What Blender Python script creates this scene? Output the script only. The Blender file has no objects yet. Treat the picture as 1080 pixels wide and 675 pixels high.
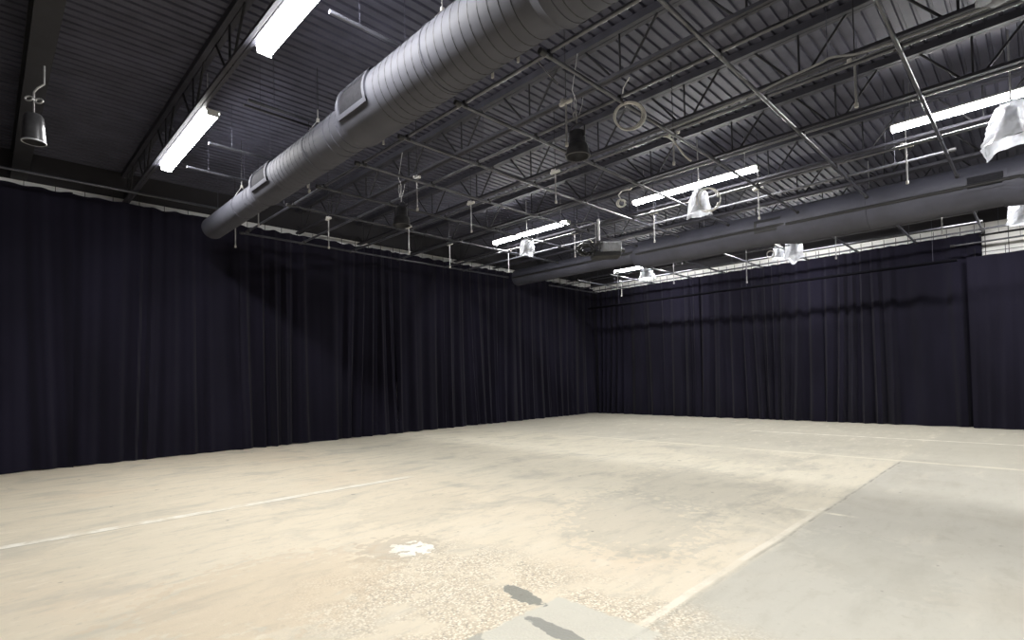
import bpy, math, random
from mathutils import Vector, Matrix

C = bpy.context.scene.collection
PI = math.pi
rnd = random.Random(7)

# ------------------------------------------------------------------ materials
class G:
    """tiny node-graph helper"""
    def __init__(s, name):
        s.m = bpy.data.materials.new(name); s.m.use_nodes = True
        s.t = s.m.node_tree; s.t.nodes.clear()
        s.out = s.t.nodes.new('ShaderNodeOutputMaterial')
        s.co = None
    def n(s, typ, **kw):
        nd = s.t.nodes.new(typ)
        for k, v in kw.items(): setattr(nd, k, v)
        return nd
    def link(s, a, b): s.t.links.new(a, b)
    def put(s, sock, v):
        if isinstance(v, bpy.types.NodeSocket): s.link(v, sock)
        else: sock.default_value = v
    def math(s, op, a, b=0.0, clamp=False):
        nd = s.n('ShaderNodeMath', operation=op, use_clamp=clamp)
        s.put(nd.inputs[0], a); s.put(nd.inputs[1], b)
        return nd.outputs[0]
    def add(s, a, b): return s.math('ADD', a, b)
    def sub(s, a, b): return s.math('SUBTRACT', a, b)
    def mul(s, a, b): return s.math('MULTIPLY', a, b)
    def mx(s, a, b): return s.math('MAXIMUM', a, b)
    def mn(s, a, b): return s.math('MINIMUM', a, b)
    def abs(s, a): return s.math('ABSOLUTE', a)
    def ss(s, v, e0, e1, lo=0.0, hi=1.0):
        nd = s.n('ShaderNodeMapRange', interpolation_type='SMOOTHSTEP')
        s.put(nd.inputs[0], v); nd.inputs[1].default_value = e0; nd.inputs[2].default_value = e1
        nd.inputs[3].default_value = lo; nd.inputs[4].default_value = hi
        return nd.outputs[0]
    def mix(s, f, a, b):
        nd = s.n('ShaderNodeMix', data_type='RGBA')
        s.put(nd.inputs[0], f)
        for i, v in ((6, a), (7, b)):
            if isinstance(v, (tuple, list)): v = (*v, 1.0) if len(v) == 3 else v
            s.put(nd.inputs[i], v)
        return nd.outputs[2]
    def coord(s):
        if s.co is None: s.co = s.n('ShaderNodeTexCoord').outputs['Object']
        return s.co
    def noise(s, scale, detail=4, rough=0.55, vec=None, sc=None, dist=0.0):
        v = vec if vec is not None else s.coord()
        if sc:
            mp = s.n('ShaderNodeMapping'); s.link(v, mp.inputs[0]); mp.inputs['Scale'].default_value = sc; v = mp.outputs[0]
        nd = s.n('ShaderNodeTexNoise'); s.link(v, nd.inputs['Vector'])
        nd.inputs['Scale'].default_value = scale; nd.inputs['Detail'].default_value = detail
        nd.inputs['Roughness'].default_value = rough; nd.inputs['Distortion'].default_value = dist
        return nd.outputs['Fac']
    def bsdf(s, col, rough=0.6, metal=0.0, bump=None, bs=0.2, bd=0.01, **kw):
        b = s.n('ShaderNodeBsdfPrincipled')
        s.put(b.inputs['Base Color'], (*col, 1.0) if isinstance(col, (tuple, list)) and len(col) == 3 else col)
        s.put(b.inputs['Roughness'], rough); s.put(b.inputs['Metallic'], metal)
        for k, v in kw.items(): s.put(b.inputs[k.replace('_', ' ')], v)
        if bump is not None:
            bn = s.n('ShaderNodeBump'); bn.inputs['Strength'].default_value = bs; bn.inputs['Distance'].default_value = bd
            s.link(bump, bn.inputs['Height']); s.link(bn.outputs[0], b.inputs['Normal'])
        s.link(b.outputs[0], s.out.inputs[0])
        return b

def simple(name, col, rough=0.6, metal=0.0, var=0.25, scale=6.0, **kw):
    g = G(name); n = g.noise(scale, 4)
    f = g.ss(n, 0.3, 0.7)
    c = g.mix(f, tuple(x*(1-var) for x in col), tuple(min(1, x*(1+var)) for x in col))
    g.bsdf(c, rough, metal, **kw)
    return g.m

def emit(name, col, strength):
    g = G(name); e = g.n('ShaderNodeEmission')
    e.inputs[0].default_value = (*col, 1); e.inputs[1].default_value = strength
    g.link(e.outputs[0], g.out.inputs[0]); return g.m

LAMP = 96.0
M = {}
M['deck'] = simple('painted_deck', (.058, .059, .088), .6, 0, .2, 2.5)
M['joist'] = simple('black_steel', (.012, .012, .0165), .65, 0, .25, 5)
M['chord'] = simple('painted_chord', (.034, .034, .047), .6, 0, .2, 4)
M['pipe'] = simple('galvanised_pipe', (.066, .068, .084), .30, .1, .4, 3.0, Specular_IOR_Level=.8)
M['pipe_dark'] = simple('darker_pipe', (.042, .044, .054), .28, .1, .35, 3.0)  # darker pipe tone, mostly for pipes near the left curtain
M['black'] = simple('black_plastic', (.018, .018, .02), .5, 0, .2, 8)
M['can'] = simple('satin_black_metal', (.075, .075, .082), .28, .3, .2, 8)
M['duct'] = simple('grey_painted_duct', (.060, .062, .080), .7, .0, .10, 3.0)
M['duct_seam'] = simple('duct_seam', (.018, .018, .02), .6, 0, .1, 3)
M['duct_dark'] = simple('dark_painted_duct', (.054, .055, .074), .6, .0, .15, 2.0)
M['grille_dark'] = simple('dark_grille_mesh', (.020, .020, .024), .8, 0, .15, 20, Specular_IOR_Level=.1)  # even dark grey of the grille mesh
M['wire'] = simple('steel_wire', (.42, .42, .43), .4, .4, .1, 9)
M['cable_white'] = simple('white_cable', (.78, .77, .74), .5, 0, .1, 9)
M['cable_grey'] = simple('grey_cable', (.26, .26, .26), .5, 0, .15, 9)
M['tape'] = simple('pale_clamp', (.55, .54, .52), .5, .1, .15, 9)
M['housing'] = simple('white_enamel', (.65, .65, .64), .4, 0, .05, 4)
M['lens'] = emit('lit_diffuser', (1.0, .985, .96), LAMP)
M['lens_near'] = emit('lit_diffuser_near', (1.0, .985, .96), LAMP*1.18)
M['lens_far'] = emit('lit_diffuser_far', (1.0, .985, .96), LAMP*.95)
M['silver'] = simple('silver_heatsink', (.52, .54, .58), .4, .25, .2, 12)
M['wall_white'] = simple('white_block_wall', (.90, .90, .89), .8, 0, .08, 1.5)
M['wall_dark'] = simple('black_painted_wall', (.018, .017, .022), .8, 0, .2, 1.5)
M['matt_black'] = simple('matt_black_paint', (.004, .004, .006), .95, 0, .1, 9, Specular_IOR_Level=.05)
M['tie'] = simple('black_tie', (.012, .012, .014), .8, 0, .1, 9)

def curtain_mat(name, col):
    g = G(name)
    fine = g.noise(90, 3, .6, sc=(1, 1, .25)); big = g.noise(.9, 3, .5, sc=(1, 1, .4))
    c = g.mix(g.ss(big, .3, .7), tuple(x*.8 for x in col), tuple(x*1.25 for x in col))
    g.bsdf(c, .95, 0, bump=fine, bs=.15, bd=.004, Specular_IOR_Level=.08, Sheen_Weight=.05, Sheen_Roughness=.6)
    return g.m
M['drape'] = curtain_mat('black_velour', (.0088, .0080, .0165))
M['drape_right'] = curtain_mat('black_velour_lit', (.0100, .0092, .0182))  # same velour, with the stronger light on the right wall put into the colour
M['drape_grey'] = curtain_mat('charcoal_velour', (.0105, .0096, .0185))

def bag_mat():
    g = G('clear_plastic')
    n = g.noise(7, 3, .5, dist=.8); w = g.noise(5, 2, .5)
    d = g.n('ShaderNodeBsdfDiffuse'); d.inputs[0].default_value = (.90, .92, .97, 1)
    t = g.n('ShaderNodeBsdfTranslucent'); t.inputs[0].default_value = (.82, .85, .92, 1)
    s = g.n('ShaderNodeBsdfGlossy'); s.inputs['Roughness'].default_value = .22; s.inputs[0].default_value = (.9, .9, .95, 1)
    tr = g.n('ShaderNodeBsdfTransparent')
    bn = g.n('ShaderNodeBump'); bn.inputs['Strength'].default_value = .6; bn.inputs['Distance'].default_value = .03
    g.link(n, bn.inputs['Height'])
    for x in (d, s): g.link(bn.outputs[0], x.inputs['Normal'])
    m1 = g.n('ShaderNodeMixShader'); m1.inputs[0].default_value = .5; g.link(d.outputs[0], m1.inputs[1]); g.link(t.outputs[0], m1.inputs[2])
    m2 = g.n('ShaderNodeMixShader'); m2.inputs[0].default_value = .22; g.link(m1.outputs[0], m2.inputs[1]); g.link(s.outputs[0], m2.inputs[2])
    m3 = g.n('ShaderNodeMixShader'); g.link(g.ss(w, .38, .62, .12, .5), m3.inputs[0]); g.link(m2.outputs[0], m3.inputs[1]); g.link(tr.outputs[0], m3.inputs[2])
    g.link(m3.outputs[0], g.out.inputs[0]); return g.m
M['bag'] = bag_mat()

def floor_mat():
    g = G('worn_concrete'); co = g.coord()
    sx = g.n('ShaderNodeSeparateXYZ'); g.link(co, sx.inputs[0]); X, Y = sx.outputs[0], sx.outputs[1]
    big = g.noise(.28, 4, .55); mid = g.noise(1.1, 6, .6, dist=.5); streak = g.noise(.8, 6, .6, sc=(.55, 2.2, 1))
    fine = g.noise(14, 5, .65); grit = g.noise(70, 3, .6)
    # warm bay / grey bay
    beyond = g.ss(g.add(X, g.mul(g.sub(mid, .5), 1.5)), 4.6, 6.6)
    right = g.ss(g.add(Y, g.mul(g.sub(fine, .5), .06)), 1.90, 1.76)
    warm = g.mix(beyond, (.825, .740, .590), (.800, .745, .610))
    leftw = g.ss(X, 2.6, .4)
    warm = g.mix(g.mul(leftw, .75), warm, (.700, .630, .500))
    col = g.mix(right, warm, (.600, .578, .505))
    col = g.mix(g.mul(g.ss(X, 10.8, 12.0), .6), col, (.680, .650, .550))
    col = g.mix(g.mul(g.ss(X, 9.5, 14.5), .65), col, (.47, .445, .375))  # light falling off toward the right wall, put into the floor colour
    rust = g.mul(g.ss(big, .50, .68), g.ss(X, 6, 3.5))
    col = g.mix(g.mul(rust, .35), col, (.78, .62, .45))
    # mottling
    col = g.mix(g.mul(g.ss(mid, .50, .72), .62), col, (.53, .50, .425))
    col = g.mix(g.mul(g.ss(streak, .52, .74), .55), col, (.47, .45, .385))
    col = g.mix(g.mul(g.ss(streak, .44, .24), .45), col, (.86, .80, .67))
    col = g.mix(g.mul(g.ss(fine, .56, .74), .42), col, (.46, .43, .35))
    fs = g.noise(3.2, 6, .68, sc=(.7, 1.9, 1), dist=.3)
    col = g.mix(g.mul(g.ss(fs, .50, .70), .42), col, (.50, .475, .40))
    col = g.mix(g.mul(g.mul(g.ss(fs, .46, .30), .40), g.sub(1.0, g.mul(right, .85))), col, (.90, .83, .70))
    # aggregate worn area
    ax = g.mul(g.ss(X, 3.75, 3.1), g.ss(X, 1.3, 2.1)); ay = g.mul(g.ss(Y, 1.2, 1.75), g.ss(Y, 4.6, 3.6))
    am = g.mul(g.mul(ax, ay), g.ss(g.noise(2.2, 4), .36, .52))
    vo = g.n('ShaderNodeTexVoronoi'); g.link(co, vo.inputs['Vector']); vo.inputs['Scale'].default_value = 58
    hs = g.n('ShaderNodeSeparateColor'); g.link(vo.outputs['Color'], hs.inputs[0])
    peb = g.mix(g.ss(hs.outputs[0], .25, .75), (.74, .645, .50), (.95, .89, .76))
    peb = g.mix(g.ss(hs.outputs[1], .84, .9), peb, (.44, .38, .30))
    peb = g.mix(g.ss(vo.outputs['Distance'], .42, .7), peb, (.62, .535, .41))
    col = g.mix(g.mul(am, .85), col, peb)
    # second pebbly strip on the grey side of the joint
    am2 = g.mul(g.mul(g.ss(X, 3.6, 3.0), g.ss(Y, .9, 1.3)), g.ss(Y, 1.85, 1.6))
    col = g.mix(g.mul(am2, .5), col, peb)
    def box(x0, x1, y0, y1, e=.03, wob=.06):
        w = g.mul(g.sub(fine, .5), wob); xx = g.add(X, w); yy = g.add(Y, w)
        return g.mul(g.mul(g.ss(xx, x0-e, x0+e), g.ss(xx, x1+e, x1-e)), g.mul(g.ss(yy, y0-e, y0+e), g.ss(yy, y1+e, y1-e)))
    # smooth grey patch
    patch = box(-1.0, 2.98, 1.72, 2.55, .02, .10)
    col = g.mix(g.mul(patch, .92), col, g.mix(mid, (.74, .715, .62), (.64, .62, .545)))
    def blob(x, y, rx, ry, ang=0.0, w=.5):
        ca, sa = math.cos(ang), math.sin(ang)
        dx, dy = g.sub(X, x), g.sub(Y, y)
        u = g.mul(g.add(g.mul(dx, ca), g.mul(dy, sa)), 1/rx); v = g.mul(g.sub(g.mul(dy, ca), g.mul(dx, sa)), 1/ry)
        d = g.math('SQRT', g.add(g.mul(u, u), g.mul(v, v)))
        return g.ss(g.add(d, g.mul(g.sub(g.noise(9, 3), .5), w*2)), 1.05, .9)
    col = g.mix(g.mul(blob(2.82, 2.77, .22, .085, 1.35, .7), .9), col, (.27, .275, .245))
    col = g.mix(g.mul(blob(2.56, 2.22, .26, .07, 1.45, .6), .85), col, (.30, .30, .275))
    col = g.mix(g.mul(blob(2.05, 2.50, .20, .06, .2, .8), .6), col, (.36, .355, .31))
    col = g.mix(g.mul(blob(2.82, 4.40, .42, .40, .3, 1.2), .38), col, (.46, .40, .31))
    col = g.mix(g.mul(blob(2.89, 4.28, .17, .19, .3, 1.6), .95), col, (.98, .95, .86))
    col = g.mix(g.mul(blob(5.2, 3.3, 1.3, .8, .6, 1.2), .34), col, (.52, .50, .43))
    col = g.mix(g.mul(blob(1.6, 4.3, 1.0, .8, .2, 1.2), .30), col, (.66, .52, .36))
    col = g.mix(g.mul(blob(5.3, 1.1, .9, .5, .5, .9), .28), col, (.48, .47, .41))
    col = g.mix(g.mul(blob(7.2, 3.6, 1.5, .9, .5, .9), .30), col, (.52, .50, .43))
    col = g.mix(g.mul(blob(10.5, 4.4, 1.8, .7, 1.2, .9), .28), col, (.52, .50, .43))
    col = g.mix(g.mul(blob(3.9, 5.6, .9, .6, .3, .9), .20), col, (.54, .48, .38))
    # painted and tape lines, saw-cut joints
    brk = g.ss(g.noise(3.4, 5, .7), .38, .60); brk2 = g.ss(g.noise(1.3, 3), .34, .5)
    def line(v, c, hw, wob=.02):
        return g.ss(g.abs(g.add(g.sub(v, c), g.mul(g.sub(mid, .5), wob))), hw, hw*.55)
    def rng(v, a, b, e=.15): return g.mul(g.ss(v, a-e, a+e), g.ss(v, b+e, b-e))
    l1 = g.mul(g.mul(line(Y, 7.49, .10, .06), rng(X, -3, 5.0)), g.add(.15, g.mul(brk, .75)))
    col = g.mix(g.mul(l1, .85), col, (1.0, .97, .88))
    l1b = g.mul(g.mul(line(Y, 7.40, .02), rng(X, -3, 5.0)), brk2)
    col = g.mix(g.mul(l1b, .5), col, (.30, .27, .21))
    l2 = g.mul(g.mul(line(X, 15.05, .07), rng(Y, .2, 5.8)), g.add(.3, g.mul(brk, .7)))
    col = g.mix(g.mul(l2, .85), col, (.93, .90, .80))
    l3 = g.mul(g.mul(line(X, 11.44, .10, .1), rng(Y, -3, 9)), brk2)
    col = g.mix(g.mul(l3, .55), col, (.88, .83, .70))
    l4 = g.mul(line(Y, 1.82, .018, .10), rng(X, 1.0, 11.4))
    col = g.mix(g.mul(g.mul(l4, g.ss(X, 3.5, 7.5, .35, 1.0)), g.add(.10, g.mul(brk, .5))), col, (.25, .235, .19))
    l5 = g.mul(g.mul(line(Y, 1.88, .04, .06), rng(X, 3.0, 7.0)), g.add(.35, g.mul(brk, .65)))
    col = g.mix(g.mul(l5, .8), col, (.92, .87, .75))
    l6 = g.mul(g.mul(line(X, 6.75, .05, .08), rng(Y, 1.55, 2.2)), brk)
    col = g.mix(g.mul(l6, .9), col, (.86, .82, .70))
    l7 = g.mul(g.mul(line(Y, 6.05, .05, .05), rng(X, 8.0, 8.8)), brk)
    col = g.mix(g.mul(l7, .8), col, (.84, .80, .68))
    l8 = g.mul(g.mul(line(Y, 9.9, .05, .15), rng(X, 3.0, 6.0)), brk)
    col = g.mix(g.mul(l8, .4), col, (.52, .48, .4))
    spk = g.mul(g.ss(g.noise(5.5, 2), .72, .76), .55)
    col = g.mix(spk, col, (.24, .21, .17))
    br = g.n('ShaderNodeHueSaturation'); g.link(col, br.inputs['Color']); br.inputs['Value'].default_value = 1.0
    hgt = g.add(g.mul(fine, .5), g.add(g.mul(grit, .3), g.mul(vo.outputs['Distance'], g.mul(am, -1.2))))
    g.bsdf(br.outputs[0], g.ss(mid, .3, .7, .62, .85), 0, bump=hgt, bs=.25, bd=.012, Specular_IOR_Level=.25)
    return g.m
M['floor'] = floor_mat()

# ------------------------------------------------------------------ mesh builder
class MB:
    def __init__(s): s.v = []; s.f = []
    def box(s, c, d, rot=None):
        i = len(s.v); hx, hy, hz = d[0]/2, d[1]/2, d[2]/2
        for x in (-hx, hx):
            for y in (-hy, hy):
                for z in (-hz, hz):
                    p = Vector((x, y, z))
                    if rot: p = rot @ p
                    s.v.append(tuple(p + Vector(c)))
        for q in ((0,1,3,2),(4,6,7,5),(0,4,5,1),(2,3,7,6),(0,2,6,4),(1,5,7,3)): s.f.append(tuple(i+k for k in q))
        return s
    def tube(s, pts, r, n=10, caps=True):
        pts = [Vector(p) for p in pts]; i0 = len(s.v)
        rs = r if isinstance(r, (list, tuple)) else [r]*len(pts)
        t = (pts[1]-pts[0]).normalized()
        a = Vector((0,0,1)) if abs(t.z) < .9 else Vector((1,0,0))
        u = t.cross(a).normalized()
        for k, p in enumerate(pts):
            if k == 0: tt = pts[1]-pts[0]
            elif k == len(pts)-1: tt = pts[-1]-pts[-2]
            else: tt = (pts[k+1]-p).normalized()+(p-pts[k-1]).normalized()
            tt.normalize(); u = (u - tt*u.dot(tt)).normalized(); w = tt.cross(u)
            for j in range(n):
                an = 2*PI*j/n; s.v.append(tuple(p+(u*math.cos(an)+w*math.sin(an))*rs[k]))
        for k in range(len(pts)-1):
            for j in range(n):
                a0 = i0+k*n+j; a1 = i0+k*n+(j+1)%n
                s.f.append((a0, a1, a1+n, a0+n))
        if caps:
            s.f.append(tuple(i0+j for j in range(n))[::-1]); s.f.append(tuple(i0+(len(pts)-1)*n+j for j in range(n)))
        return s
    def lathe(s, prof, axis='Z', n=32, c=(0,0,0), caps=True):
        """prof: list of (pos along axis, radius)"""
        i0 = len(s.v)
        for (h, r) in prof:
            for j in range(n):
                a = 2*PI*j/n; ca, sa = math.cos(a)*r, math.sin(a)*r
                p = (ca, sa, h) if axis == 'Z' else ((ca, h, sa) if axis == 'Y' else (h, ca, sa))
                s.v.append((p[0]+c[0], p[1]+c[1], p[2]+c[2]))
        for k in range(len(prof)-1):
            for j in range(n):
                a0 = i0+k*n+j; a1 = i0+k*n+(j+1)%n
                q = (a0, a1, a1+n, a0+n)
                s.f.append(q if axis != 'Y' else q[::-1])
        if caps:
            s.f.append(tuple(i0+j for j in range(n))[::-1]); s.f.append(tuple(i0+(len(prof)-1)*n+j for j in range(n)))
        return s
    def torus(s, c, R, r, nrm=(0,1,0), n=40, m=8, a0=0.0, a1=2*PI, ell=1.0):
        nv = Vector(nrm).normalized(); up = Vector((0,0,1)) if abs(nv.z) < .9 else Vector((1,0,0))
        u = nv.cross(up).normalized(); w = u.cross(nv); cc = Vector(c)
        pts = [cc+u*math.cos(a0+(a1-a0)*k/n)*R+w*math.sin(a0+(a1-a0)*k/n)*R*ell for k in range(n+1)]
        return s.tube(pts, r, m, caps=True)
    def build(s, name, mat, parent=None, smooth=False, bevel=0.0):
        me = bpy.data.meshes.new(name); me.from_pydata([tuple(v) for v in s.v], [], s.f); me.update()
        if smooth:
            for p in me.polygons: p.use_smooth = True
            me.set_sharp_from_angle(angle=.7)
        me.materials.append(M[mat] if isinstance(mat, str) else mat)
        o = bpy.data.objects.new(name, me); C.objects.link(o)
        if parent is not None: o.parent = parent
        if bevel:
            b = o.modifiers.new('bevel', 'BEVEL'); b.width = bevel; b.segments = 2; b.limit_method = 'ANGLE'
        return o

def tag(o, label=None, cat=None, group=None, kind=None):
    if label: o['label'] = label
    if cat: o['category'] = cat
    if group: o['group'] = group
    if kind: o['kind'] = kind
    return o
def thing(name, loc, label, cat, group=None, rz=0.0):
    o = bpy.data.objects.new(name, None); C.objects.link(o); o.location = loc; o.rotation_euler = (0, 0, rz)
    o.empty_display_size = .1
    return tag(o, label, cat, group)
def dup(root, loc=None, rz=None, label=None, group=None):
    r = root.copy(); C.objects.link(r)
    if loc is not None: r.location = loc
    if rz is not None: r.rotation_euler = (0, 0, rz)
    if label: r['label'] = label
    if group: r['group'] = group
    for ch in list(root.children):
        c = ch.copy(); C.objects.link(c); c.parent = r
        for gch in list(ch.children):
            d = gch.copy(); C.objects.link(d); d.parent = c
    return r
def copy_part(o, loc, parent=None):
    c = o.copy(); C.objects.link(c); c.location = loc
    if parent is not None: c.parent = parent
    return c

# ------------------------------------------------------------------ room shell
X0, X1, Y0, Y1 = -4.0, 19.10, -4.0, 14.06       # room, camera at the origin
ZD = 6.25                                       # underside of the roof deck
def struct(name, mb, mat, smooth=False):
    o = mb.build(name, mat, smooth=smooth); o['kind'] = 'structure'; return o
fl = MB(); fl.v = [(X0,Y0,0),(X1,Y0,0),(X1,Y1,0),(X0,Y1,0)]; fl.f = [(0,1,2,3)]
struct('floor', fl, 'floor')
# corrugated steel deck, flutes running along X
dk = MB(); pitch = .158; dep = .030; y = Y0; ys = []
while y < Y1:
    ys += [(y, ZD), (y+.104, ZD), (y+.114, ZD+dep), (y+.148, ZD+dep)]; y += pitch
for (yy, zz) in ys: dk.v += [(X0, yy, zz), (X1, yy, zz)]
for k in range(len(ys)-1): dk.f.append((2*k, 2*k+2, 2*k+3, 2*k+1))
struct('ceiling', dk, 'deck')
ZL, ZR = 5.68, 5.51                             # top of the white blockwork on each wall
def block_wall(name, axis, pos, a0, a1, z0, z1):
    mb = MB(); th = .12
    if axis == 'Y': mb.box(((a0+a1)/2, pos+th/2, (z0+z1)/2), (a1-a0, th, z1-z0))
    else: mb.box((pos+th/2, (a0+a1)/2, (z0+z1)/2), (th, a1-a0, z1-z0))
    return mb
struct('wall_left', block_wall('l', 'Y', Y1, X0, X1+.12, 0, ZL), 'wall_white')
struct('trim_1', block_wall('l', 'Y', Y1-.03, X0, X1+.12, ZL, ZD+.1), 'wall_dark')
struct('wall_right', block_wall('r', 'X', X1, Y0, Y1, 0, ZR), 'wall_white')
struct('trim_2', block_wall('r', 'X', X1-.03, Y0, Y1, ZR, ZD+.1), 'wall_dark')
struct('wall_rear', block_wall('b', 'X', X0-.12, Y0, Y1, 0, ZD+.1), 'wall_dark')
struct('wall_side', block_wall('s', 'Y', Y0-.12, X0, X1, 0, ZD+.1), 'wall_dark')
# block joints showing in the open bit of the right wall
jn = MB()
for yy in (1.0, .54, .1, -.34): jn.box((X1-.004, yy, 5.0), (.008, .014, 1.0))
for zz in (4.72, 5.16): jn.box((X1-.004, -.6, zz), (.008, 3.6, .014))
struct('trim_3', jn, 'duct_seam')

# ------------------------------------------------------------------ curtains
def wave_noise(seed, n=5, f0=.5, f1=2.0):
    r = random.Random(seed); cs = [(r.uniform(f0, f1), r.uniform(0, 2*PI), r.uniform(.5, 1)) for _ in range(n)]
    t = sum(c[2] for c in cs)
    return lambda x: sum(a*math.sin(f*x*2*PI+p) for f, p, a in cs)/t
def curtain(name, axis, pos, a0, a1, ztop, seed, label, mat='drape', group=None, scal=.045, tie=.42, amp=1.0, dens=1.0):
    """hanging pleated cloth; folds go to the room side"""
    root = thing(name, ((a0+a1)/2, pos, 0) if axis == 'Y' else (pos, (a0+a1)/2, 0), label, 'curtain', group)
    n1 = wave_noise(seed, 5, .10, .45); n2 = wave_noise(seed+1, 6, .3, 1.1); n3 = wave_noise(seed+2, 5, .15, .6); n4 = wave_noise(seed+3, 6, 1.0, 3.0)
    L = a1-a0; NS = max(30, int(L/.03)); NZ = 30; mb = MB()
    for i in range(NS+1):
        sN = a0+L*i/NS
        for k in range(NZ+1):
            t = k/NZ                                   # 0 bottom, 1 top
            zt = ztop - scal*(abs(math.sin(PI*(sN-a0)/tie))**.7*-1+1)*.0 - scal*abs(math.sin(PI*(sN-a0)/tie))**2*(.6+.6*n4(sN*.3))
            z = .012 + (zt-.012)*t**.92
            z += (1-t)**8*.018*n2(sN*1.3)
            dr = (1-t)**1.5*(.30*n3(sN)+.10*n2(sN*.7))          # folds slide sideways towards the hem
            u = sN+dr
            ph = 2*PI*(2.3*dens*u+1.1*n1(u)+.25*n2(u))
            A = (.020+.045*(1-t)**.8*(.55+.75*(.5+.5*n3(u*.9+3))))*amp
            w = math.sin(ph); w = (abs(w)**.75)*(1 if w > 0 else -1)
            d = A*w + .35*A*math.sin(ph*2.31+1.3*n2(u)) + .03*n1(u*1.7) + .02*(1-t)**2*n4(u)
            d += .05*(1-t)**6                            # hem kicks out onto the floor
            q = -d
            mb.v.append((sN, pos+q, z) if axis == 'Y' else (pos+q, sN, z))
    for i in range(NS):
        for k in range(NZ):
            a = i*(NZ+1)+k; b = a+NZ+1
            mb.f.append((a, b, b+1, a+1))
    lx, ly = root.location.x, root.location.y
    mb.v = [(x-lx, y-ly, z) for x, y, z in mb.v]
    mb.build('cloth', mat, root, smooth=True)
    # tie cords up to the wall
    tm = MB().box((0, 0, 0), (.010, .010, .30) if axis == 'Y' else (.012, .012, .30)).build('tie', 'tie', root)
    x = a0+tie*.5; first = True; k = 0
    while x < a1 and k < 95:
        off = .05
        p = (x-lx, pos+off-ly, ztop+.07) if axis == 'Y' else (pos+off-lx, x-ly, ztop+.07)
        if first: tm.location = p; first = False
        else: copy_part(tm, p, root)
        x += tie; k += 1
    return root

YC, XC = 13.88, 18.92
curtain('stage_curtain', 'Y', YC, -3.9, 1.30, 5.57, 11, 'black floor-length curtain at the left picture edge, under the small hanging lamp', group='black curtains along the left wall', tie=.47, amp=.75)
curtain('stage_curtain', 'Y', YC+.03, 1.27, 4.50, 5.57, 23, 'black curtain panel whose top meets the end of the bright duct', group='black curtains along the left wall', tie=.47, amp=.75)
curtain('stage_curtain', 'Y', YC, 4.47, 8.95, 5.53, 37, 'black curtain panel with deep folds right of the bright duct end', group='black curtains along the left wall', tie=.42, amp=1.25)
curtain('stage_curtain', 'Y', YC+.03, 8.92, 14.15, 5.53, 41, 'black curtain panel below the far end of the dark duct', group='black curtains along the left wall', tie=.42, amp=1.2)
curtain('stage_curtain', 'Y', YC+.02, 14.12, 19.04, 5.45, 53, 'black curtain panel filling the left side of the far corner', group='black curtains along the left wall', tie=.42)
curtain('stage_curtain', 'X', XC, 9.0, 13.98, 5.24, 61, 'black curtain panel filling the right side of the far corner', mat='drape_right', group='black curtains along the right wall', tie=.29, scal=.02, amp=1.35)
curtain('stage_curtain', 'X', XC+.03, 4.92, 9.10, 5.24, 73, 'black curtain panel on the right wall below the split white bag', mat='drape_right', group='black curtains along the right wall', tie=.29, scal=.02, amp=1.5)
curtain('stage_curtain', 'X', XC, 1.06, 5.02, 5.24, 83, 'black curtain panel next to the shorter charcoal curtain on the right wall', mat='drape_right', group='black curtains along the right wall', tie=.29, scal=.02, amp=1.35)
curtain('stage_curtain', 'X', XC-.16, -3.9, 1.37, 4.58, 97, 'shorter charcoal curtain below the exposed white block wall', mat='drape_grey', group='black curtains along the right wall', tie=.6, scal=.02, amp=.45)

# ------------------------------------------------------------------ roof joists
def make_joist(label, x):
    t = thing('roof_joist', (x, 0, 0), label, 'joist', 'open-web roof joists')
    zb, zt = 5.605, 6.20
    MB().box((-.03, 5.1, zb), (.05, 18.1, .045)).box((.03, 5.1, zb), (.05, 18.1, .045)).build('bottom_chord', 'chord', t)
    MB().box((-.04, 5.1, zt), (.07, 18.1, .10)).box((.04, 5.1, zt), (.07, 18.1, .10)).build('top_chord', 'chord', t)
    v0 = d0 = e0 = None
    yy = 3.85-1.65*4
    while yy < 13.9:
        if v0 is None:
            v0 = MB().tube([(0, 0, zb-.02), (0, 0, zt)], .014, 6).build('vertical_strut', 'joist', t); v0.location = (0, yy, 0)  # struts darker than the chords: shade on upright sides put into the colour
            d0 = MB().tube([(0, -.10, zb-.02), (0, -.60, zt)], .016, 6).build('diagonal_strut', 'joist', t); d0.location = (0, yy, 0)
            e0 = MB().tube([(0, .10, zb-.02), (0, .60, zt)], .016, 6).build('diagonal_strut', 'joist', t); e0.location = (0, yy, 0)
        else:
            for o in (v0, d0, e0): copy_part(o, (0, yy, 0), t)
        yy += 1.65
    return t
jl = [(2.21, 'black roof joist above the two bright strip lights left of the big duct'),
      (6.0, 'black open-web roof joist beside the big pale duct on its grid side'),
      (7.8, 'black open-web roof joist passing over the large cable coil'),
      (9.6, 'black open-web roof joist just before the middle row of strip lights'),
      (11.4, 'black open-web roof joist just behind the middle row of strip lights'),
      (13.2, 'black open-web roof joist in front of the dark duct'),
      (15.2, 'black open-web roof joist behind the dark duct, over the far strip lights'),
      (17.5, 'black open-web roof joist closest to the right wall curtains')]
j0 = make_joist(jl[0][1], jl[0][0])
for x, lb in jl[1:]: dup(j0, (x, 0, 0), None, lb)
gd = thing('roof_girder', (.50, 0, 0), 'wide dark beam overhead at the left picture edge', 'beam')
MB().box((0, 5.1, 6.2), (.24, 18.1, .04)).build('flange', 'joist', gd)
MB().box((0, 5.1, 5.95), (.05, 18.1, .50)).build('beam_web', 'joist', gd)
MB().box((0, 5.1, 5.70), (.24, 18.1, .04)).build('flange', 'joist', gd)

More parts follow.
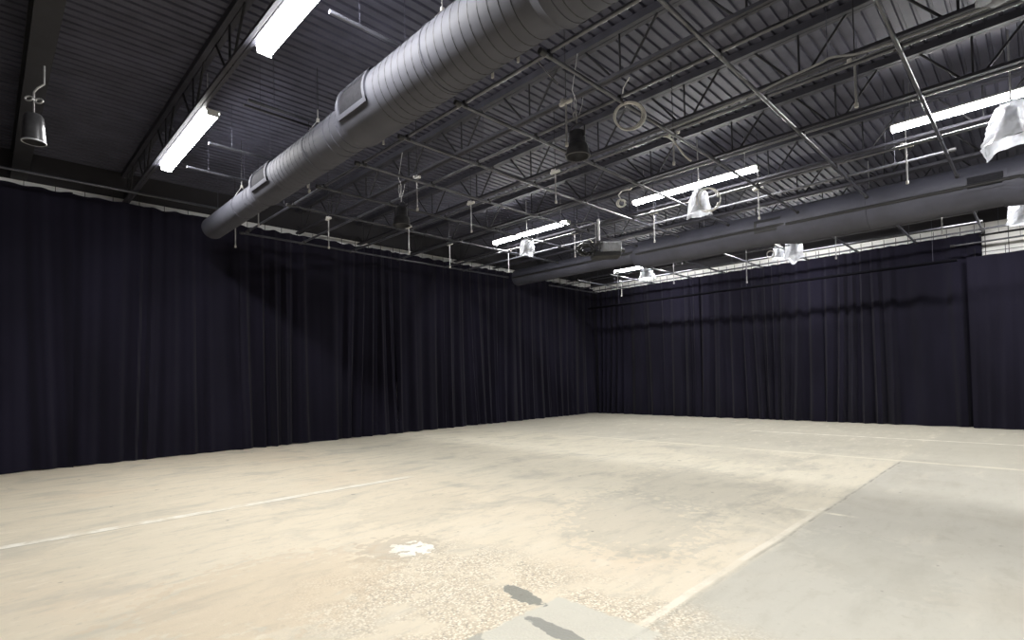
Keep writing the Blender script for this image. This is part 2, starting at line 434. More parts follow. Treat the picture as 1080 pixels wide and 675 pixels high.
# ------------------------------------------------------------------ pipe grid
ZP, ZQ, RP = 5.10, 5.15, .024
GY = [1.0, 2.41, 3.70, 5.14, 6.43, 7.68, 9.07, 10.40, 13.05]       # pipes running along X
GX = [4.38, 5.75, 7.13, 8.64, 10.37, 11.16]                        # pipes running along Y
cap0 = None; clamp0 = None
def pipe(axis, c, a0, a1, z, label, group, r=RP, mat='pipe', caps=(True, True), crossings=(), hang=()):
    global cap0, clamp0
    L = a1-a0
    loc = (a0, c, z) if axis == 'X' else (c, a0, z)
    t = thing('grid_pipe', loc, label, 'pipe', group, 0.0 if axis == 'X' else PI/2)
    MB().tube([(0, 0, 0), (L*.5, 0, 0), (L, 0, 0)], r, 12).build('tube', mat, t, smooth=True)
    for on, x in zip(caps, (0, L)):
        if on:
            if cap0 is None:
                cap0 = MB().lathe([(-.045, .030), (-.04, .036), (.04, .036), (.045, .030)], 'X', 12).build('end_cap', 'black', t)
                cap0.location = (x, 0, 0)
            else: copy_part(cap0, (x, 0, 0), t)
    for s in crossings:
        if a0 < s < a1:
            if clamp0 is None:
                clamp0 = MB().box((0, 0, .025), (.07, .05, .09)).box((0, .035, .03), (.03, .05, .03)).build('clamp', 'black', t, bevel=.008)
                clamp0.location = (s-a0, 0, 0)
            else: copy_part(clamp0, (s-a0, 0, 0), t)
    for s in hang:
        MB().tube([(s-a0, 0, 0), (s-a0, 0, ZD-z)], .004, 6).build('hanger_rod', 'deck', t)
    return t
nth = ['first', 'second', 'third', 'fourth', 'fifth', 'sixth', 'seventh', 'eighth', 'ninth']
gA = 'cross pipes between the two ducts'
ends = [12.55, 12.60, 12.62, 12.40, 12.45, 12.50, 8.3, 12.42, 12.9]
lab = ['grey cross pipe between the ducts, crossing in front of the bagged strip light',
       'grey cross pipe between the ducts, second from the bagged strip light side',
       'grey cross pipe between the ducts, passing through the large cable coil',
       'grey cross pipe between the ducts, passing under the middle hanging black lamp',
       'grey cross pipe between the ducts, next one beyond the middle hanging black lamp',
       'grey cross pipe between the ducts, third beyond the middle hanging black lamp',
       'short grey cross pipe between the ducts, passing over the small far hanging lamp',
       'grey cross pipe between the ducts, second from the left curtain',
       'grey cross pipe hanging closest along the top of the left curtain']
for i, yy in enumerate(GY):
    pipe('X', yy, 4.26 if i else 4.3, ends[i] if i != 6 else 12.4, ZP, lab[i], gA, crossings=GX, mat='pipe' if i < 6 else 'pipe_dark')
gB = 'long pipes across the ceiling'
labY = ['long grey pipe hugging the lower side of the big pale duct',
        'long grey pipe second out from the big pale duct',
        'long grey pipe with a slack cable draped along it',
        'long grey pipe just in front of the middle row of strip lights',
        'long bright pipe just behind the middle row of strip lights',
        'long bright pipe second behind the middle row of strip lights']
ext = [(-3.8, 12.9), (-3.8, 13.3), (-3.8, 13.3), (-3.8, 13.3), (-3.8, 13.3), (.93, 13.3)]
for i, xx in enumerate(GX):
    pipe('Y', xx, ext[i][0], ext[i][1], ZQ, labY[i], gB, caps=(i == 5, True), hang=(1.7, 6.3, 10.9), mat='pipe')
# bank beyond the dark duct
gC = 'short cross pipes beyond the dark duct'
labC = ['short cross pipe beyond the dark duct, beside the exposed white block wall',
        'short cross pipe beyond the dark duct, second from the exposed white block wall',
        'short cross pipe beyond the dark duct, third from the exposed white block wall',
        'short cross pipe beyond the dark duct, right beside the split white bag',
        'short cross pipe beyond the dark duct, just left of the split white bag',
        'short cross pipe beyond the dark duct, second left of the split white bag',
        'short cross pipe beyond the dark duct, by the bag under the far strip light',
        'short cross pipe beyond the dark duct, fourth left of the split white bag',
        'short cross pipe beyond the dark duct, second from the left curtain',
        'short cross pipe beyond the dark duct, closest to the left curtain']
GYC = [.99, 2.39, 3.77, 5.11, 6.5, 7.75, 8.97, 10.47, 11.85, 13.2]
for i, yy in enumerate(GYC):
    pipe('X', yy, 15.3, 18.3, ZP, labC[i], gC, crossings=(17.14, 18.1), mat='pipe')
for xx, zz, a0, lb in ((16.05, 5.165, 1.0, 'thin long pipe directly behind the dark duct'),
                   (17.14, ZQ, .97, 'long bright pipe along the top edge of the white strip on the right'),
                   (18.1, ZQ, -3.8, 'long pipe along the bottom edge of the white strip on the right')):
    pipe('Y', xx, a0, 13.4, zz, lb, gB, r=.018 if xx == 16.05 else RP, hang=(2.5, 7.0, 11.5), caps=(a0 > 0, True))
pipe('Y', 18.35, -3.8, 1.62, 4.93-.06, 'dark pipe crossing the exposed white block wall, lower of two', gB, mat='pipe_dark', hang=(-1.5, .3))
pipe('Y', 18.45, -3.8, 1.03, 5.06, 'dark pipe crossing the exposed white block wall, upper of two', gB, mat='pipe_dark', hang=(-1.2, .7))
pipe('Y', 18.0, 1.5, 13.4, 4.43, 'thin black pipe hanging low in front of the right wall curtains', gB, r=.040, mat='matt_black', caps=(False, False), hang=(2.0, 6.9, 11.9))
# bank left of the pale duct
gD = 'pipes left of the pale duct'
for yy, a0, a1, zz, lb in ((5.19, 2.58, 3.72, 5.50, 'grey pipe meeting the pale duct nearest the top left light'),
                       (7.61, 2.58, 3.75, 5.50, 'grey pipe meeting the pale duct beside the gap between two strip lights'),
                       (9.41, 2.58, 3.75, 5.50, 'grey pipe meeting the pale duct beside the second strip light'),
                       (10.7, 2.58, 3.75, 5.50, 'grey pipe meeting the pale duct near its upper grille end'),
                       (12.84, -3.8, 3.9, 5.50, 'grey pipe running above the left curtain to the pale duct')):
    pipe('X', yy, a0, a1, zz, lb, gD, caps=(False, False), hang=(a0+.35, a1-.2), mat='pipe_dark' if yy > 7.5 else 'pipe')
pipe('X', 7.78, 2.58, 3.75, 5.50, 'second grey pipe of the pair meeting the pale duct between two strip lights', gD, caps=(False, False), hang=(2.8,), r=.016, mat='pipe_dark')

# ------------------------------------------------------------------ drop pipes
drops = [(5.44, 7.73, 4.62), (7.03, 8.12, 4.60), (7.06, 5.90, 4.65), (7.04, 10.36, 4.57), (8.75, 11.0, 4.57), (10.5, 10.56, 4.61),
         (4.05, 11.4, 4.88), (5.36, 10.95, 4.54), (4.05, 12.82, 4.71), (4.06, 9.01, 4.96), (10.46, 8.16, 4.60), (10.47, 5.96, 4.54),
         (10.66, 3.80, 4.60), (10.45, 1.44, 4.59), (7.15, 1.43, 4.67), (7.25, 3.77, 4.73), (5.37, 4.28, 4.62), (15.5, 5.92, 4.2),
         (15.77, 3.73, 4.55), (15.64, 1.55, 4.71), (15.4, 8.13, 4.48), (17.3, 11.3, 4.66), (15.55, 10.3, 4.67)]
dl = ['thin drop pipe just right of the far small hanging lamp', 'thin drop pipe left of the strip light over the small bag',
      'thin drop pipe with a pale clamp above the middle row of strip lights', 'thin drop pipe reaching the white strip over the left curtain, middle one',
      'thin drop pipe left of the far end of the dark duct', 'thin drop pipe touching the far end of the dark duct',
      'short drop pipe right of the pale duct, near the left curtain', 'thin drop pipe with a wide clamp in front of the left curtain white strip',
      'thin drop pipe hanging under the far end of the pale duct', 'short drop pipe beside the lower side of the pale duct',
      'thin drop pipe just left of the hanging projector', 'thin drop pipe right of the projector in front of the dark duct',
      'thin drop pipe right of the bag with the curled white cables', 'thin drop pipe below the bagged strip light at upper right',
      'thin drop pipe hanging from the slack cable pipe at upper right', 'thin drop pipe beside the curved white cable',
      'thin pale drop pipe beside the middle hanging black lamp', 'long thin drop pipe below the dark duct, left of the split white bag',
      'thin drop pipe below the dark duct, right of the split white bag', 'short drop pipe near the exposed white block wall',
      'thin drop pipe beside the bag under the far strip light', 'thin drop pipe in the far room corner',
      'thin drop pipe left of the bag under the far strip light']
dp0 = None
for (x, yy, zb), lb in zip(drops, dl):
    t = thing('drop_pipe', (x, yy, 5.15), lb, 'pipe', 'drop pipes below the ceiling grid')
    L = 5.15-zb
    MB().tube([(0, 0, .08), (0, 0, -L)], .013, 8).build('rod', 'wire', t, smooth=True)
    MB().tube([(0, 0, .08), (0, 0, ZD-5.15)], .006, 6).build('hanger_wire', 'joist', t)
    if dp0 is None:
        dp0 = MB().box((0, 0, .02), (.05, .20, .045)).box((0, .05, .05), (.06, .05, .06)).build('clamp', 'tape', t, bevel=.01)
        dt0 = MB().lathe([(-.03, .016), (-.025, .022), (.02, .022)], 'Z', 10).build('tip', 'tape', t); dt0.location = (0, 0, -L)
    else:
        copy_part(dp0, (0, 0, 0), t); copy_part(dt0, (0, 0, -L), t)

# ------------------------------------------------------------------ ducts
def arc_patch(mb, xc, zc, R, y0, y1, a0, a1, th, n=14):
    """curved plate on the duct surface: angles in degrees in the XZ plane, 180 = facing -X"""
    i = len(mb.v)
    for k in range(n+1):
        a = math.radians(a0+(a1-a0)*k/n)
        for r in (R, R+th):
            for yy in (y0, y1): mb.v.append((xc+math.cos(a)*r, yy, zc+math.sin(a)*r))
    for k in range(n):
        b = i+4*k; c = b+4
        mb.f += [(b+2, b+3, c+3, c+2), (b, c, c+1, b+1), (b, b+2, c+2, c), (b+1, c+1, c+3, b+3)]
    mb.f += [(i, i+1, i+3, i+2), (i+4*n, i+4*n+2, i+4*n+3, i+4*n+1)]
    return mb
def grille(parent, xc, zc, R, y0, y1, a0, a1, fm, bar=.05, slat=False):
    da = math.degrees(bar/R); mb = MB()
    arc_patch(mb, xc, zc, R-.01, y0, y0+bar, a0, a1, .035); arc_patch(mb, xc, zc, R-.01, y1-bar, y1, a0, a1, .035)
    arc_patch(mb, xc, zc, R-.01, y0, y1, a0, a0+da, .035); arc_patch(mb, xc, zc, R-.01, y0, y1, a1-da, a1, .035)
    f = mb.build('grille', fm, parent)
    MB_ = arc_patch(MB(), xc, zc, R-.01, y0+bar, y1-bar, a0+da, a1-da, .014); MB_.build('opening', 'grille_dark', f)
    if slat:
        s = MB(); n = 9
        for k in range(1, n): 
            yy = y0+bar+(y1-y0-2*bar)*k/n
            arc_patch(s, xc, zc, R+.002, yy-.004, yy+.004, a0+da, a1-da, .008, 8)
        s.build('slats', 'duct_seam', f)
    return f
def helix(xc, zf, rf, y0, y1, pitch, r=.0045, n=26):
    pts = []; N = int((y1-y0)/pitch*n)
    for k in range(N+1):
        yy = y0+(y1-y0)*k/N; a = 2*PI*k/n
        R = rf(yy)+.001
        pts.append((xc+math.cos(a)*R, yy, zf(yy)+math.sin(a)*R))
    return MB().tube(pts, r, 4)

XD = 3.55
d1 = thing('spiral_duct', (XD, 0, 5.08), 'big pale grey round duct running overhead from the top to the left curtain', 'duct')
OX, OZ = XD, 5.08
secs = [(-3.8, 2.90, .398, 5.078), (2.90, 6.29, .360, 5.083), (6.29, 9.60, .289, 5.035), (9.60, 12.65, .231, 4.992)]
for k, (ya, yb, R, zc) in enumerate(secs):
    pr = [(ya-.06, R-.02), (ya, R)]
    yy = ya
    while yy < yb-.2: yy += .3; pr.append((min(yy, yb), R))
    if k < 3:
        pr += [(yb-.02, R), (yb, R+.008), (yb+.02, R-.01), (yb+.10, secs[k+1][2]+.002)]
    else: pr += [(yb, R), (yb+.01, R-.02)]
    pr = sorted(set(pr))
    MB().lathe(pr, 'Y', 56, (0, 0, zc-OZ)).build('duct_section', 'duct', d1, smooth=True)
    if k < 3:
        # joint bands
        for dy in ((-.10, ) if k == 0 else (.16, .34, .52)):
            RR = R if dy < 0 else secs[k+1][2]; zz = zc if dy < 0 else secs[k+1][3]
            MB().lathe([(yb+dy-.008, RR), (yb+dy-.006, RR+.007), (yb+dy+.006, RR+.007), (yb+dy+.008, RR)], 'Y', 56, (0, 0, zz-OZ), caps=False).build('joint_band', 'duct', d1, smooth=True)
    ys0, ys1 = ((ya+.05, yb-.15), (ya+.2, 5.49), (ya+.75, 8.74), (ya+.3, yb-.05))[k]
    if k < 3:
        sm = helix(0, lambda q: 0, lambda q: R, ys0, ys1, .130); sm.v = [(x, y, z+zc-OZ) for x, y, z in sm.v]
        sm.build('spiral_seam', 'duct_seam' if k < 2 else 'duct', d1)
grille(d1, 0, 5.083-OZ, .360, 5.55, 6.24, 138, 206, 'duct')
grille(d1, 0, 5.035-OZ, .289, 8.82, 9.55, 138, 206, 'duct')
# hanging wires: a straight drop splitting to both sides of the duct
for yy, zc, R in ((4.45, 5.083, .360), (7.45, 5.035, .289), (10.7, 4.992, .231)):
    ztop = ZD-OZ; zj = zc-OZ+R+.14
    MB().tube([(-.05, yy, ztop), (-.05, yy, zj)], .005, 6).build('hanger_cable', 'joist', d1); w = MB(); w.tube([(-.05, yy, zj), (-.05, yy, zj+.16)], .006, 6); w.tube([(-.05, yy, zj), (-R*.95, yy, zc-OZ+R*.35)], .006, 6); w.tube([(-.05, yy, zj), (R*.95, yy, zc-OZ+R*.3)], .006, 6)
    ring = w.build('hanger_wire', 'wire', d1)
    MB().torus((0, yy, zc-OZ), R+.004, .007, (0, 1, 0), 40, 6).build('hanger_strap', 'duct', d1)
    MB().box((-.05, yy, zj), (.035, .03, .05)).build('wire_clip', 'tape', d1)
tab0 = None
for yy, zc, R in ((3.65, 5.083, .360), (4.03, 5.083, .360), (6.2, 5.083, .360), (8.43, 5.035, .289)):
    a = math.radians(-42); p = (math.cos(a)*(R+.015), yy, zc-OZ+math.sin(a)*(R+.015))
    if tab0 is None:
        tab0 = MB().box((0, 0, 0), (.02, .03, .09)).build('bracket', 'tape', d1, bevel=.004); tab0.location = p
    else: copy_part(tab0, p, d1)

X2 = 13.9
d2 = thing('spiral_duct', (X2, 0, 5.15), 'long dark grey round duct running across the right side below the ceiling', 'duct')
secs2 = [(-3.8, .18, .47, 5.14), (.18, 4.2, .445, 5.155), (4.2, 8.3, .40, 5.18), (8.3, 13.5, .285, 5.265)]
for k, (ya, yb, R, zc) in enumerate(secs2):
    pr = [(ya, R)]; yy = ya
    while yy < yb-.3: yy += .35; pr.append((yy, R))
    pr += [(yb, R)] + ([(yb+.25, secs2[k+1][2]+.003)] if k < 3 else [(yb+.01, R-.02)])
    MB().lathe(pr, 'Y', 56, (0, 0, zc-5.15)).build('duct_section', 'duct_dark', d2, smooth=True)
    a = math.radians(187)
    MB().tube([(math.cos(a)*(R+.01), ya, zc-5.15+math.sin(a)*R), (math.cos(a)*(R+.01), yb, zc-5.15+math.sin(a)*R)], .034, 8).build('side_strip', 'black', d2)  # black strip along the side of the duct
grille(d2, 0, 5.155-5.15, .445, .36, .98, 160, 200, 'duct_dark', .05)
grille(d2, 0, 5.18-5.15, .39, 4.28, 4.95, 158, 202, 'black', .06)
for yy, zc, R in ((2.6, 5.155, .445), (6.4, 5.18, .39), (10.6, 5.265, .285)):
    w = MB().tube([(0, yy, ZD-5.15), (0, yy, zc-5.15+R)], .007, 6); w.build('hanger_wire', 'wire', d2)
    MB().torus((0, yy, zc-5.15), R+.004, .008, (0, 1, 0), 40, 6).build('hanger_strap', 'duct_dark', d2)

# ------------------------------------------------------------------ strip lights
def make_light(label):
    t = thing('strip_light', (0, 0, 5.55), label, 'light', 'fluorescent strip lights')
    L = 2.75
    MB().box((0, 0, .05), (.205, L, .03)).build('housing', 'housing', t, bevel=.008)
    mb = MB(); n = 12; i = 0
    for k in range(n+1):
        a = PI+PI*k/n
        for yy in (-L/2+.02, L/2-.02): mb.v.append((math.cos(a)*.095*(1 if 0 < k < n else .98), yy, (.032+math.sin(a)*.07) if 0 < k < n else .034))
    for k in range(n): mb.f.append((2*k, 2*k+1, 2*k+3, 2*k+2))
    mb.f.append(tuple(2*k for k in range(n+1))[::-1]); mb.f.append(tuple(2*k+1 for k in range(n+1)))
    mb.build('diffuser', 'lens', t, smooth=False)
    e0 = MB().box((0, 0, .0), (.17, .012, .10)).build('end_cap', 'housing', t, bevel=.01); e0.location = (0, -L/2, .01)
    copy_part(e0, (0, L/2, .01), t)
    w0 = MB().tube([(0, 0, .07), (0, 0, ZD-5.55+.06)], .005, 6).build('suspension_wire', 'wire', t); w0.location = (0, -L/2+.25, 0)
    copy_part(w0, (0, L/2-.25, 0), t)
    return t
lights = [(2.375, 9.82, 'lit strip light left of the pale duct, farther of the two'),
          (2.375, 5.07, 'lit strip light left of the pale duct, nearer and cut off at the picture top'),
          (10.62, 9.85, 'lit strip light over the small bag in front of the dark duct far end'),
          (10.62, 5.15, 'longest lit strip light, over the bag with curled white cables'),
          (10.62, .27, 'lit strip light at the right picture edge over the big plastic bag'),
          (16.85, 9.9, 'lit strip light peeking out below the dark duct'),
          (16.85, 5.15, 'lit strip light hidden behind the dark duct near the split bag')]
l0 = make_light(lights[0][2]); l0.location = (lights[0][0], lights[0][1], 5.55)
l0_diff = [c for c in l0.children if c.name.startswith('diffuser')][0]
l0_base = l0_diff.data; l0_lens = l0_base.copy(); l0_lens.materials[0] = M['lens_near']
for x, yy, lb in lights[1:]:
    lt = dup(l0, (x, yy, 5.55), None, lb)
    if x < 5: [c for c in lt.children if c.name.startswith('diffuser')][0].data = l0_lens
    if x > 16:
        lt.location.z = 5.49 if yy > 8 else 5.57
        df = [c for c in lt.children if c.name.startswith('diffuser')][0]
        df.data = df.data.copy(); df.data.materials[0] = M['lens_far']
l0_diff.data = l0_lens
# the same fixtures carry on behind and above the camera, out of the picture
for k, (x, yy) in enumerate(((2.375, .3), (2.375, -2.5), (10.62, -2.5), (16.85, .35))):
    ld = bpy.data.lights.new('row_light', 'AREA'); ld.shape = 'RECTANGLE'; ld.size = .18; ld.size_y = 2.7
    ld.energy = LAMP*PI*.18*2.7*1.1; ld.color = (1, .985, .96)
    lo = bpy.data.objects.new('row_light', ld); C.objects.link(lo); lo.location = (x, yy, 5.50)

# ------------------------------------------------------------------ hanging lamps
def make_can(label, loc, s=1.0, rz=0.0, cable=True):
    t = thing('hanging_lamp', loc, label, 'lamp', 'black hanging can lamps', rz); t.scale = (s, s, s*.88)
    MB().lathe([(0.0, .02), (.0, .105), (-.015, .118), (-.20, .122), (-.22, .128)], 'Z', 28).build('body', 'can', t, smooth=True)
    sh = MB().lathe([(-.20, .124), (-.235, .15), (-.30, .165), (-.40, .172), (-.405, .178), (-.42, .178), (-.425, .165), (-.41, .160), (-.30, .150), (-.25, .12), (-.25, .001)], 'Z', 28, caps=False).build('shade', 'can', t, smooth=True)
    MB().lathe([(-.402, .174), (-.402, .186), (-.43, .186), (-.43, .174)], 'Z', 28, caps=False).build('rim', 'can', sh, smooth=True)
    y = MB().tube([(0, -.13, -.12), (0, -.14, .06), (0, -.06, .13), (0, .06, .13), (0, .14, .06), (0, .13, -.12)], .012, 6)
    y.build('yoke', 'can', t, smooth=True)
    MB().tube([(0, 0, .13), (0, 0, .30), (0, .03, .36), (0, .07, .32), (0, .06, .27)], .010, 6).build('hook', 'wire', t, smooth=True)
    return t
S2 = make_can('larger black hanging lamp in the middle of the pipe grid', (5.62, 4.30, 4.87), .90)
MB().tube([(0, 0, .33), (.02, .02, .55), (-.03, .05, .72), (.03, -.02, ZD-4.91)], .007, 6).build('power_cable', 'wire', S2)
w = MB(); 
for dx, dz in ((-.10, .55), (.10, .60), (.04, .66)): w.tube([(0, dx*.4, .26), (0, dx, dz-.15), (.02, dx*1.1, dz)], .006, 5)
w.build('safety_wire', 'wire', S2)
S3 = dup(S2, (5.62, 8.50, 4.87), None, 'smaller black hanging lamp far back, in front of the left curtain side')
S1 = thing('hanging_lamp', (.43, 8.40, 4.86), 'black hanging lamp alone at the top left picture edge', 'lamp', 'black hanging can lamps')
MB().lathe([(0.0, .02), (0.0, .070), (-.03, .092), (-.16, .104), (-.33, .112), (-.335, .106), (-.20, .098), (-.06, .08), (-.06, .001)], 'Z', 28, caps=False).build('shade', 'can', S1, smooth=True)
MB().lathe([(-.325, .110), (-.325, .117), (-.340, .117), (-.340, .108)], 'Z', 28, caps=False).build('rim', 'silver', S1, smooth=True)
MB().tube([(0, 0, 0), (0, 0, .20)], .010, 6).build('stem', 'wire', S1)
k = MB(); k.torus((-.045, 0, .18), .045, .010, (.7, .7, 0), 18, 6, ell=.6); k.torus((.045, 0, .18), .045, .010, (.7, .7, 0), 18, 6, ell=.6)
k.build('wire_loop', 'wire', S1); MB().tube([(0, 0, .20), (0, 0, .27), (.03, -.03, .32), (.09, -.05, .38), (.09, -.05, .60)], .011, 6).build('hook', 'wire', S1)

# ------------------------------------------------------------------ plastic bags over fixtures
def bag(label, loc, w, h, seed, rz, open_tip=.12, top=.35):
    t = thing('plastic_bag', loc, label, 'bag', 'clear plastic bags over hanging fixtures', rz)
    nz = wave_noise(seed, 6, .6, 2.4); n2 = wave_noise(seed+5, 6, .8, 3.0)
    NA, NZ = 48, 18; mb = MB()
    for kz in range(NZ+1):
        q = kz/NZ
        for j in range(NA):
            a = 2*PI*j/NA
            sq = 1/max(abs(math.cos(a)), abs(math.sin(a)))**.55
            r = w*.5*(top+(1-top)*q**.6)*(1+.10*(sq-1))*(1+.16*nz(a*.7+q*1.2)+.07*n2(a*2+q*2.5))
            r *= sq**.4
            tip = open_tip*max(0, math.cos(a*2+seed))**2*q**3 + .03*n2(a*3)*q
            z = -h*q - tip*h
            if kz == 0: r *= .45
            mb.v.append((math.cos(a)*r*.75, math.sin(a)*r, z))
    for kz in range(NZ):
        for j in range(NA):
            a0 = kz*NA+j; a1 = kz*NA+(j+1) % NA
            mb.f.append((a0, a0+NA, a1+NA, a1))
    mb.f.append(tuple(range(NA))[::-1])
    mb.build('bag', 'bag', t, smooth=True)
    MB().lathe([(-h*.12, .02), (-h*.12, w*.10), (-h*.45, w*.13), (-h*.78, w*.20), (-h*.80, w*.02)], 'Z', 16).build('fixture', 'can', t, smooth=True)
    MB().tube([(0, 0, -h*.12), (0, 0, .05), (0, 0, ZD-loc[2])], .012, 6).build('stem', 'wire', t)
    k = MB(); k.torus((0, .06, .02), .06, .008, (1, .3, 0), 18, 6); k.torus((0, -.05, .01), .05, .008, (1, -.2, 0), 18, 6); k.build('tie_wire', 'wire', t)
    return t
bag('large clear plastic bag under the strip light at the right picture edge', (10.0, .20, 5.24), .65, .54, 3, -.6, .30)
bag('clear plastic bag with curled white cables below the longest strip light', (10.05, 4.72, 5.26), .52, .49, 8, -.5, .14)
bag('small clear plastic bag below the strip light over the far duct end', (10.1, 9.46, 5.20), .48, .36, 12, -.4, .14, .75)
bag('clear plastic bag below the strip light that peeks under the dark duct', (16.2, 9.55, 5.33), .62, .42, 21, -.5, .12)
bag('split clear plastic bag with a loose flap hanging before the right curtain', (16.2, 4.87, 5.34), .50, .54, 30, -.5, .25, .8)
bag('loose bag flap hanging just left of the split clear plastic bag', (16.35, 5.33, 5.24), .34, .33, 34, -.5, .10, .7)
bag('clear plastic bag over the exposed white block wall at the right edge', (16.2, .20, 5.23), .55, .46, 44, -.5, .10, .85)
bag('clear plastic bag cut off by the picture top at the right', (6.72, .12, 5.47), .46, .38, 51, -.5, .30)

# ------------------------------------------------------------------ cables
def coil(label, c, R, nrm, turns, r, mat, tail=None, ell=1.0, spread=.025):
    t = thing('cable_coil', c, label, 'cable', 'coiled cables in the pipe grid')
    for k in range(turns):
        rr = random.Random(k*7+int(R*100))
        a0 = 0 if k else .2
        MB().torus((rr.uniform(-spread, spread), rr.uniform(-spread, spread), rr.uniform(-spread, spread)), R*(1+rr.uniform(-.06, .04)), r, Vector(nrm)+Vector((rr.uniform(-.1,.1), 0, rr.uniform(-.1,.1))), 44, 8, a0, a0+2*PI*(.93 if k == 0 else 1), ell).build('loop', mat, t, smooth=True)
    if tail: MB().tube([tuple(Vector(p)-Vector(c)) for p in tail], r, 6).build('tail', mat, t, smooth=True)
    return t
coil('large round coil of white cable hanging from the pipe grid', (5.86, 3.64, 4.92), .185, (.80, .58, -.1), 5, .0075, 'cable_white',
     [(5.9, 3.72, 5.08), (5.95, 3.80, 5.25), (6.02, 3.82, 5.42), (6.08, 3.76, 5.56)])
coil('small coil of white cable left of the longest strip light', (8.9, 5.76, 4.98), .075, (.8, .6, 0), 3, .012, 'cable_white',
     [(8.95, 5.78, 5.05), (9.1, 5.96, 5.25), (9.2, 5.93, 5.36), (9.3, 5.80, 5.37), (9.2, 5.70, 5.36)])
coil('curled white cables looping right beside the bag with the longest light', (10.02, 4.50, 4.97), .21, (.75, .65, 0), 2, .013, 'cable_white', None, 1.1, .05)
coil('small grey cable loop below the dark duct, left of the split bag', (16.1, 5.46, 5.02), .095, (.9, .4, 0), 2, .012, 'cable_white')
def cable(label, pts, r, mat):
    t = MB(); P = [Vector(p) for p in pts]; out = []
    for i in range(len(P)-1):
        p0 = P[max(i-1, 0)]; p1 = P[i]; p2 = P[i+1]; p3 = P[min(i+2, len(P)-1)]
        for k in range(5):
            u = k/5; out.append(.5*((2*p1)+(p2-p0)*u+(2*p0-5*p1+4*p2-p3)*u*u+(3*p1-p0-3*p2+p3)*u**3))
    out.append(P[-1]); t.tube(out, r, 8)
    o = t.build('loose_cable', mat, smooth=True); return tag(o, label, 'cable', 'loose cables in the pipe grid')
cable('slack grey cable draped along the pipe at the upper right', [(7.11, 3.83, 5.183), (7.11, 2.87, 5.215), (7.11, 2.5, 5.23), (7.11, 2.15, 5.27), (7.11, 1.92, 5.285), (7.11, 1.77, 5.30), (7.11, 1.67, 5.315), (7.11, 1.53, 5.28), (7.11, 1.39, 5.24), (7.11, 1.12, 5.215), (7.11, .59, 5.21), (7.11, -1.5, 5.20)], .014, 'cable_grey')
cable('thin second cable lying along the pipe with the slack cable', [(7.16, 4.6, 5.19), (7.16, 3.0, 5.195), (7.16, 1.0, 5.20), (7.16, -1.5, 5.20)], .011, 'cable_grey')
cable('white cable curving down from a pipe left of the longest strip light', [(7.16, 3.95, 5.18), (7.2, 3.86, 5.15), (7.2, 3.76, 5.06), (7.2, 3.66, 4.91), (7.2, 3.576, 4.77), (7.2, 3.477, 4.66)], .014, 'cable_white')
cable('thin grey wire slanting down from the pipe beside the pale duct', [(4.4, 3.9, 5.15), (4.4, 3.76, 4.96), (4.4, 3.61, 4.77)], .007, 'wire')
cable('thin cable running from the far strip light to the projector pole', [(9.9, 8.03, 5.24), (9.95, 7.6, 5.19), (9.95, 7.3, 5.17), (9.95, 7.14, 5.05)], .009, 'cable_grey')

# ------------------------------------------------------------------ projector on its pole
pj = thing('projector', (9.95, 6.95, 4.45), 'silver finned projector hung on a short pole before the dark duct', 'projector', None, math.radians(-45))
# local x = towards picture right, local y = away from the camera
MB().tube([(-.10, 0, .18), (-.10, 0, .70)], .03, 12).tube([(-.16, .04, .18), (-.16, .04, .62)], .012, 8).build('pole', 'wire', pj, smooth=True)
MB().tube([(-.10, 0, .68), (-.10, 0, ZD-4.45)], .006, 6).build('hanger_rod', 'deck', pj)
MB().box((.17, 0, .04), (.42, .36, .22)).build('case', 'silver', pj, bevel=.02)
f = MB()
for k in range(11): f.box((-.02+.038*k, -.185, .04), (.012, .02, .18))
f.build('fins', 'silver', pj)
MB().box((.05, 0, -.13), (.62, .40, .10)).build('base_plate', 'black', pj, bevel=.02)
MB().lathe([(0, .05), (.09, .05), (.09, .04)], 'X', 16, (.38, -.02, -.02)).build('lens', 'black', pj, smooth=True)
MB().box((-.10, 0, .16), (.16, .30, .05)).box((-.10, -.15, .08), (.05, .02, .18)).build('bracket', 'can', pj, bevel=.006)
cb = thing('cable_bundle', (9.95, 7.40, 4.55), 'tangle of black cables bunched left of the projector', 'cable', None, math.radians(-45))
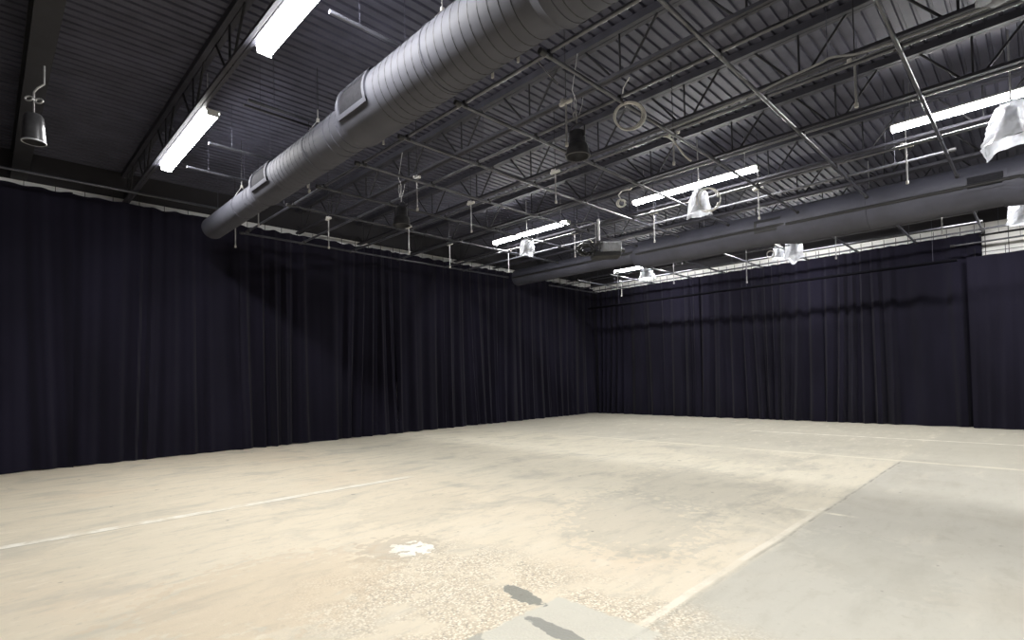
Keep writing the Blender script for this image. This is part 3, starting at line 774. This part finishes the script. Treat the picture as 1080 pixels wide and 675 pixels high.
for k in range(9):
    rr = random.Random(k+90); pts = []
    cx, cz, R = rr.uniform(-.10, .10), rr.uniform(-.05, .06), rr.uniform(.12, .20)
    for q in range(17):
        a = 2*PI*q/16*rr.uniform(.97, 1.03); pts.append((cx+math.cos(a)*R*1.15, rr.uniform(-.05, .05)+(k-4)*.02, cz+math.sin(a)*R*.75))
    MB().tube(pts, .016, 6).build('loop', 'black' if k % 3 else 'can', cb, smooth=True)
MB().tube([(.18, 0, .10), (.05, 0, .24), (-.02, 0, .20)], .012, 6).build('tail', 'cable_white', cb)

# ------------------------------------------------------------------ world, camera, colour
wd = bpy.data.worlds.new('dim_room'); wd.use_nodes = True; bpy.context.scene.world = wd
wd.node_tree.nodes['Background'].inputs[0].default_value = (.02, .02, .025, 1); wd.node_tree.nodes['Background'].inputs[1].default_value = .2

F, CY = 559.827, 46.967
yaw, pitch_, roll = math.radians(45.0275), math.radians(1.4495), math.radians(-1.2297)
fw = Vector((math.cos(pitch_)*math.cos(yaw), math.cos(pitch_)*math.sin(yaw), math.sin(pitch_)))
r0 = Vector((math.sin(yaw), -math.cos(yaw), 0)); u0 = r0.cross(fw)
r_ = r0*math.cos(roll)+u0*math.sin(roll); u_ = -r0*math.sin(roll)+u0*math.cos(roll)
cam = bpy.data.cameras.new('camera'); co = bpy.data.objects.new('camera', cam); C.objects.link(co)
co.matrix_world = Matrix(((r_.x, u_.x, -fw.x, 0), (r_.y, u_.y, -fw.y, 0), (r_.z, u_.z, -fw.z, 1.6), (0, 0, 0, 1)))
cam.sensor_fit = 'HORIZONTAL'; cam.sensor_width = 36; cam.lens = F/1080*36; cam.shift_y = CY/1080; cam.clip_start = .05; cam.clip_end = 200
sc = bpy.context.scene; sc.camera = co
sc.view_settings.view_transform = 'Standard'; sc.view_settings.look = 'None'; sc.view_settings.exposure = 0.0; sc.view_settings.gamma = 1.0
sc.cycles.max_bounces = 8; sc.cycles.diffuse_bounces = 5; sc.cycles.transparent_max_bounces = 12
sc.cycles.use_denoising = True; sc.cycles.sample_clamp_indirect = 8.0
